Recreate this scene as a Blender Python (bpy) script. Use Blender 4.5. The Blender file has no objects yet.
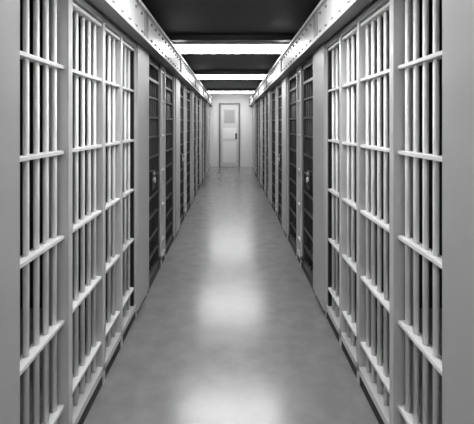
import bpy, bmesh, math
from mathutils import Vector, Matrix
S = bpy.context.scene
S.view_settings.view_transform = 'Standard'
EYE = 1.43

# ---------------- materials ----------------
def mat(name, c, rough=0.5, metal=0.0, var=0.0, scale=6.0, bump=0.0, bscale=60, emis=0.0, rvar=0.0, spec=.5, det=8):
    m = bpy.data.materials.new(name); m.use_nodes = True
    nt = m.node_tree; b = nt.nodes['Principled BSDF']
    b.inputs['Base Color'].default_value = (c, c, c, 1)
    b.inputs['Roughness'].default_value = rough
    b.inputs['Metallic'].default_value = metal
    b.inputs['Specular IOR Level'].default_value = spec
    tc = nt.nodes.new('ShaderNodeTexCoord')
    if var > 0:
        n = nt.nodes.new('ShaderNodeTexNoise'); n.inputs['Scale'].default_value = scale
        n.inputs['Detail'].default_value = det; n.inputs['Roughness'].default_value = 0.6
        nt.links.new(tc.outputs['Object'], n.inputs['Vector'])
        r = nt.nodes.new('ShaderNodeValToRGB')
        lo, hi = max(0, c*(1-var)), min(1, c*(1+var))
        r.color_ramp.elements[0].position = .2; r.color_ramp.elements[1].position = .8
        r.color_ramp.elements[0].color = (lo, lo, lo, 1); r.color_ramp.elements[1].color = (hi, hi, hi, 1)
        nt.links.new(n.outputs['Fac'], r.inputs['Fac']); nt.links.new(r.outputs['Color'], b.inputs['Base Color'])
        if rvar > 0:
            mr = nt.nodes.new('ShaderNodeMapRange')
            mr.inputs['From Min'].default_value = .2; mr.inputs['From Max'].default_value = .8
            mr.inputs['To Min'].default_value = rough-rvar; mr.inputs['To Max'].default_value = rough+rvar
            nt.links.new(n.outputs['Fac'], mr.inputs['Value']); nt.links.new(mr.outputs['Result'], b.inputs['Roughness'])
    if bump > 0:
        n2 = nt.nodes.new('ShaderNodeTexNoise'); n2.inputs['Scale'].default_value = bscale
        nt.links.new(tc.outputs['Object'], n2.inputs['Vector'])
        bp = nt.nodes.new('ShaderNodeBump'); bp.inputs['Strength'].default_value = bump; bp.inputs['Distance'].default_value = .01
        nt.links.new(n2.outputs['Fac'], bp.inputs['Height']); nt.links.new(bp.outputs['Normal'], b.inputs['Normal'])
    if emis > 0:
        b.inputs['Emission Color'].default_value = (1, 1, 1, 1); b.inputs['Emission Strength'].default_value = emis
    return m
M_paint = mat('painted_steel_light', .55, .35, var=.06, scale=5, bump=.04)
M_bar = mat('painted_bar_white', .82, .3, var=.04, scale=20)
M_beam = mat('painted_beam_light', .62, .35, var=.05, scale=8)
M_plate = mat('painted_plate_grey', .46, .42, var=.06, scale=4, bump=.04)
M_flange = mat('painted_flange_grey', .20, .45, var=.06)
M_dark = mat('dark_steel_gap_shade', .012, .35, var=.2)  # dark steel parts, and painted shade in the gaps beside posts
M_darkg = mat('dark_grey_door_paint', .05, .4, var=.15)
M_floor = mat('polished_concrete', .23, .23, var=.22, scale=7, bump=.045, bscale=22, rvar=.03, spec=1.0, det=6)
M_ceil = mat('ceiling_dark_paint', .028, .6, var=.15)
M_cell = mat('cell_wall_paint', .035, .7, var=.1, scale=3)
M_end = mat('end_wall_paint', .78, .6, var=.03)
M_door = mat('door_paint', .62, .45, var=.04)
M_glass = mat('door_window_wired_glass', .38, .3)
M_lamp = mat('lamp_diffuser', .9, .5, emis=18.0)
M_lamp2 = mat('lamp_diffuser_unseen_fill', .9, .5, emis=20.0)  # stronger glow for the added out-of-view fixtures
M_sill_shade = mat('sill_gap_shade', .012, .6)  # black colour stands in for shade under the cell fronts

# ---------------- mesh helpers ----------------
class B:
    def __init__(s): s.bm = bmesh.new(); s.mats = []
    def mi(s, m):
        if m not in s.mats: s.mats.append(m)
        return s.mats.index(m)
    def box(s, x0, x1, y0, y1, z0, z1, m):
        i = s.mi(m)
        x0, x1 = sorted((x0, x1)); y0, y1 = sorted((y0, y1)); z0, z1 = sorted((z0, z1))
        v = [s.bm.verts.new(p) for p in ((x0,y0,z0),(x1,y0,z0),(x1,y1,z0),(x0,y1,z0),(x0,y0,z1),(x1,y0,z1),(x1,y1,z1),(x0,y1,z1))]
        for f in ((3,2,1,0),(4,5,6,7),(0,1,5,4),(1,2,6,5),(2,3,7,6),(3,0,4,7)):
            s.bm.faces.new([v[k] for k in f]).material_index = i
    def cyl(s, p0, p1, r, m, n=12, r2=None):
        i = s.mi(m); p0 = Vector(p0); p1 = Vector(p1); d = (p1-p0).normalized()
        a = d.orthogonal().normalized(); b = d.cross(a); r2 = r if r2 is None else r2
        A = [s.bm.verts.new(p0+r*(math.cos(2*math.pi*k/n)*a+math.sin(2*math.pi*k/n)*b)) for k in range(n)]
        C = [s.bm.verts.new(p1+r2*(math.cos(2*math.pi*k/n)*a+math.sin(2*math.pi*k/n)*b)) for k in range(n)]
        for k in range(n):
            f = s.bm.faces.new((A[k], A[(k+1)%n], C[(k+1)%n], C[k])); f.material_index = i; f.smooth = True
        s.bm.faces.new(A[::-1]).material_index = i; s.bm.faces.new(C).material_index = i
    def obj(s, name, parent=None, bevel=0):
        me = bpy.data.meshes.new(name); s.bm.to_mesh(me); s.bm.free()
        for m in s.mats: me.materials.append(m)
        o = bpy.data.objects.new(name, me); S.collection.objects.link(o)
        if parent: o.parent = parent
        if bevel:
            bv = o.modifiers.new('bevel', 'BEVEL'); bv.width = bevel; bv.segments = 2; bv.limit_method = 'ANGLE'; bv.angle_limit = 1.0
        return o
def empty(name, loc=(0,0,0)):
    o = bpy.data.objects.new(name, None); S.collection.objects.link(o); return o

Y0, Y1 = -3.25, 13.35
CEIL = 2.45; XB = 2.3
# ---------------- shell ----------------
b = B(); b.box(-XB-.1, XB+.1, Y0-.1, Y1+.1, -.1, 0, M_floor); b.obj('floor')
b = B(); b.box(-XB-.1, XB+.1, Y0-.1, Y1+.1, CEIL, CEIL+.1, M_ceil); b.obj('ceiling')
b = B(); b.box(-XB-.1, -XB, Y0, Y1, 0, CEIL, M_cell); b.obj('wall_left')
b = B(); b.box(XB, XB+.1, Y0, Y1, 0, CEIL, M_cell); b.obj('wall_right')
b = B(); b.box(-XB, XB, Y0-.1, Y0, 0, CEIL, M_end); b.obj('wall_back')
b = B(); b.box(-XB, XB, Y1, Y1+.1, 0, CEIL, M_end); b.obj('wall_end')

# end door
d = empty('door_1'); dx = -.05; hw = .30; H = 2.08; yf = Y1
b = B()
b.box(dx-hw-.05, dx-hw, yf-.05, yf, 0, H+.05, M_flange); b.box(dx+hw, dx+hw+.05, yf-.05, yf, 0, H+.05, M_flange)
b.box(dx-hw, dx+hw, yf-.05, yf, H, H+.05, M_flange); b.obj('frame', d, .004)
b = B()
b.box(dx-hw+.008, dx+hw-.008, yf-.03, yf, .01, H-.008, M_door)
for (a0, a1) in ((.15, .85), (.95, 1.30)):
    b.box(dx-hw+.08, dx+hw-.08, yf-.034, yf-.028, a0, a1, M_end)
b.obj('leaf', d, .003)
b = B(); wz0, wz1 = 1.48, 1.88
b.box(dx-.19, dx+.19, yf-.04, yf-.02, wz0-.03, wz1+.03, M_plate); b.box(dx-.16, dx+.16, yf-.045, yf-.03, wz0, wz1, M_glass)
b.obj('window_panel', d)
b = B(); b.box(dx+.19, dx+.25, yf-.045, yf-.025, .92, 1.12, M_darkg); b.cyl((dx+.22, yf-.09, 1.0), (dx+.22, yf-.03, 1.0), .02, M_darkg); b.obj('handle', d)

# ---------------- cell fronts ----------------
BARS_Z = [.23, .59, .95, 1.31, 1.67, 1.97]
TOP = 2.02; BOT = .07
def bars(b, bh, s, ya, yb, xo=.0, mat_=None, hm=None, sp=.095):
    mat_ = mat_ or M_bar; hm = hm or M_bar
    n = max(1, round((yb-ya)/sp)-0); step = (yb-ya)/n
    for k in range(n):
        y = ya+step*(k+.5)
        b.cyl((s*(.735+xo), y, BOT+.02), (s*(.735+xo), y, TOP-.01), .0112, mat_, 12)
    for z in BARS_Z:
        bh.box(s*(.708+xo), s*(.755+xo), ya-.004, yb+.004, z-.008, z+.008, hm)
def post(b, s, ya, yb, xf=.70, xr=.77, m=None): b.box(s*xf, s*xr, ya, yb, 0.0, TOP+.01, m or M_paint)
P = 2.05; Z0 = .90
for k in range(-2, 6):
    z0 = Z0+k*P
    for s in (-1, 1):
        e = empty('barred_cell_front')
        b = B()
        b.box(s*.685, s*.70, z0, z0+.40, .05, TOP, M_plate)
        b.box(s*.70, s*.78, z0, z0+.03, 0, TOP, M_paint); b.box(s*.70, s*.78, z0+.37, z0+.40, 0, TOP, M_paint)
        for z in (.12, 1.08, 1.96):
            b.cyl((s*.685, z0+.025, z), (s*.680, z0+.025, z), .008, M_plate, 10, .005)
        b.obj('steel_plate', e, .003)
        fr = B(); vb = B(); hb = B()
        doors = []
        if 1 <= k <= 4:
            doors = [(z0+.40, z0+1.06), (z0+1.33, z0+2.0)]
            secs = [(z0+1.10, z0+1.30)]
            posts = [(z0+1.06, z0+1.10), (z0+1.30, z0+1.33), (z0+2.0, z0+2.05)]
        else:
            secs = [(z0+.42, z0+.80), (z0+.87, z0+1.29), (z0+1.36, z0+1.65), (z0+1.72, z0+2.02)]
            posts = [(z0+.80, z0+.845), (z0+1.29, z0+1.33), (z0+1.65, z0+1.69)]
        for i, a in enumerate(secs): bars(vb, hb, s, *a, sp=.078 if i == 0 else (.086 if i == 1 else .1))
        for i, a in enumerate(posts):
            post(fr, s, *a, xf=.69 if (i == 0 and not doors) else .70, xr=.80 if i == 0 else .77)
            if not doors: fr.box(s*.710, s*.765, a[1], a[1]+.035, 0, TOP, M_dark)  # dark strip painted in as the shadow gap after each post
        if not doors:
            spans = [(z0+.40, z0+P)]; fr.box(s*.712, s*.765, z0+2.02, z0+2.05, 0, TOP, M_dark)  # last dark strip imitates the shadow gap before the next plate
        else: spans = [(z0+1.06, z0+1.33)]
        for (ya, yb) in spans:
            fr.box(s*.70, s*.77, ya, yb, BOT-.01, BOT+.03, M_paint); fr.box(s*.70, s*.77, ya, yb, TOP-.03, TOP, M_paint)
        fr.box(s*.705, s*.76, z0, z0+P, 0, BOT-.025, M_sill_shade)  # black strip in place of the shaded gap above the floor
        fr.obj('frame', e, .003); vb.obj('vertical_bars', e); hb.obj('crossbars', e, .002)
        for j, door in enumerate(doors):
            dv = B(); dh = B()
            bars(dv, dh, s, door[0]+.07, door[1]-.07, .01, M_darkg, M_darkg, sp=.10)
            for (p, q) in ((door[0], door[0]+.07), (door[1]-.07, door[1])): dh.box(s*.715, s*.765, p, q, .02, TOP, M_darkg)
            dh.box(s*.715, s*.765, door[0], door[1], .02, .09, M_darkg); dh.box(s*.715, s*.765, door[0], door[1], TOP-.06, TOP, M_darkg)
            for z in (.41, .77, 1.13, 1.49, 1.83): dh.box(s*.715, s*.722, door[0]+.07, door[1]-.07, z-.012, z+.012, M_darkg)
            dv.obj('door_bars', e); dh.obj('door_frame', e)
            if j == 0:
                lb = B(); yl = door[0]+.08
                lb.box(s*.675, s*.735, yl, yl+.14, .86, 1.02, M_dark); lb.cyl((s*.675, yl+.07, .94), (s*.66, yl+.07, .94), .028, M_paint, 16)
                lb.box(s*.665, s*.675, yl+.05, yl+.09, .985, 1.01, M_paint)
                lb.obj('lock_box', e, .005)
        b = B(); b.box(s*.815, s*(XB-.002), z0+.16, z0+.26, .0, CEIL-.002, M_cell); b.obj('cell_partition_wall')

# ---------------- overhead beams ----------------
for s in (-1, 1):
    e = empty('overhead_steel_beam'); b = B()
    ya, yb = Y0+.01, Y1-.01
    zb = EYE+.60
    b.box(s*.61, s*.80, ya, yb, zb, zb+.016, M_flange)
    b.box(s*.603, s*.61, ya, yb, zb-.004, zb+.020, M_beam)
    b.box(s*.63, s*.64, ya, yb, zb+.016, zb+.215, M_beam)
    b.box(s*.605, s*.80, ya, yb, zb+.215, zb+.235, M_beam)
    b.box(s*.69, s*.70, ya, yb, zb-.012, zb, M_dark)
    b.obj('channel', e, .002)
    b = B(); y = ya+.1
    while y < yb:
        b.cyl((s*.63, y, zb+.05), (s*.617, y, zb+.05), .013, M_flange, 10, .007)
        b.cyl((s*.63, y, zb+.18), (s*.617, y, zb+.18), .013, M_flange, 10, .007)
        y += .17
    b.obj('rivets', e)
    b = B()
    for k in range(-2, 7):
        y = Z0+k*P-.05
        if y < yb-.1 and y > ya: b.box(s*.616, s*.63, y, y+.09, zb+.017, zb+.214, M_flange)
    b.obj('splice_plates', e, .002)
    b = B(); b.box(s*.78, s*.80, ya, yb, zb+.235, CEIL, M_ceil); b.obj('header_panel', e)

# ---------------- ceiling lights ----------------
for y in (-.9, 2.1, 5.2, 8.3, 12.2):  # first two are unseen, added to brighten the foreground
    e = empty('fluorescent_ceiling_light')
    b = B(); b.box(-.74, .74, y-.22, y+.22, CEIL-.03, CEIL-.001, M_paint); b.obj('housing', e, .003)
    b = B(); b.box(-.72, .72, y-.20, y+.20, CEIL-.07, CEIL-.03, M_lamp2 if y < 3 else M_lamp); b.obj('diffuser', e, .012)
    b = B()
    for sx in (-1, 1): b.box(sx*.72, sx*.74, y-.21, y+.21, CEIL-.075, CEIL-.03, M_paint)
    b.obj('end_caps', e)
    if y > 0:
        b = B(); yy = y-.62
        b.box(-.775, .775, yy-.05, yy+.05, CEIL-.07, CEIL-.055, M_dark); b.box(-.775, .775, yy-.008, yy+.008, CEIL-.07, CEIL, M_dark); b.obj('ceiling_cross_beam')

w = bpy.data.worlds.new('World'); S.world = w; w.use_nodes = True
w.node_tree.nodes['Background'].inputs[0].default_value = (.05, .05, .05, 1)

cam = bpy.data.cameras.new('camera'); co = bpy.data.objects.new('camera', cam); S.collection.objects.link(co)
co.location = (0, 0, EYE); co.rotation_euler = (math.pi/2, 0, 0)
cam.sensor_fit = 'HORIZONTAL'; cam.sensor_width = 36; cam.lens = 36*400/474
cam.shift_x = 6/474; cam.shift_y = -88/474; cam.clip_start = .02
S.camera = co
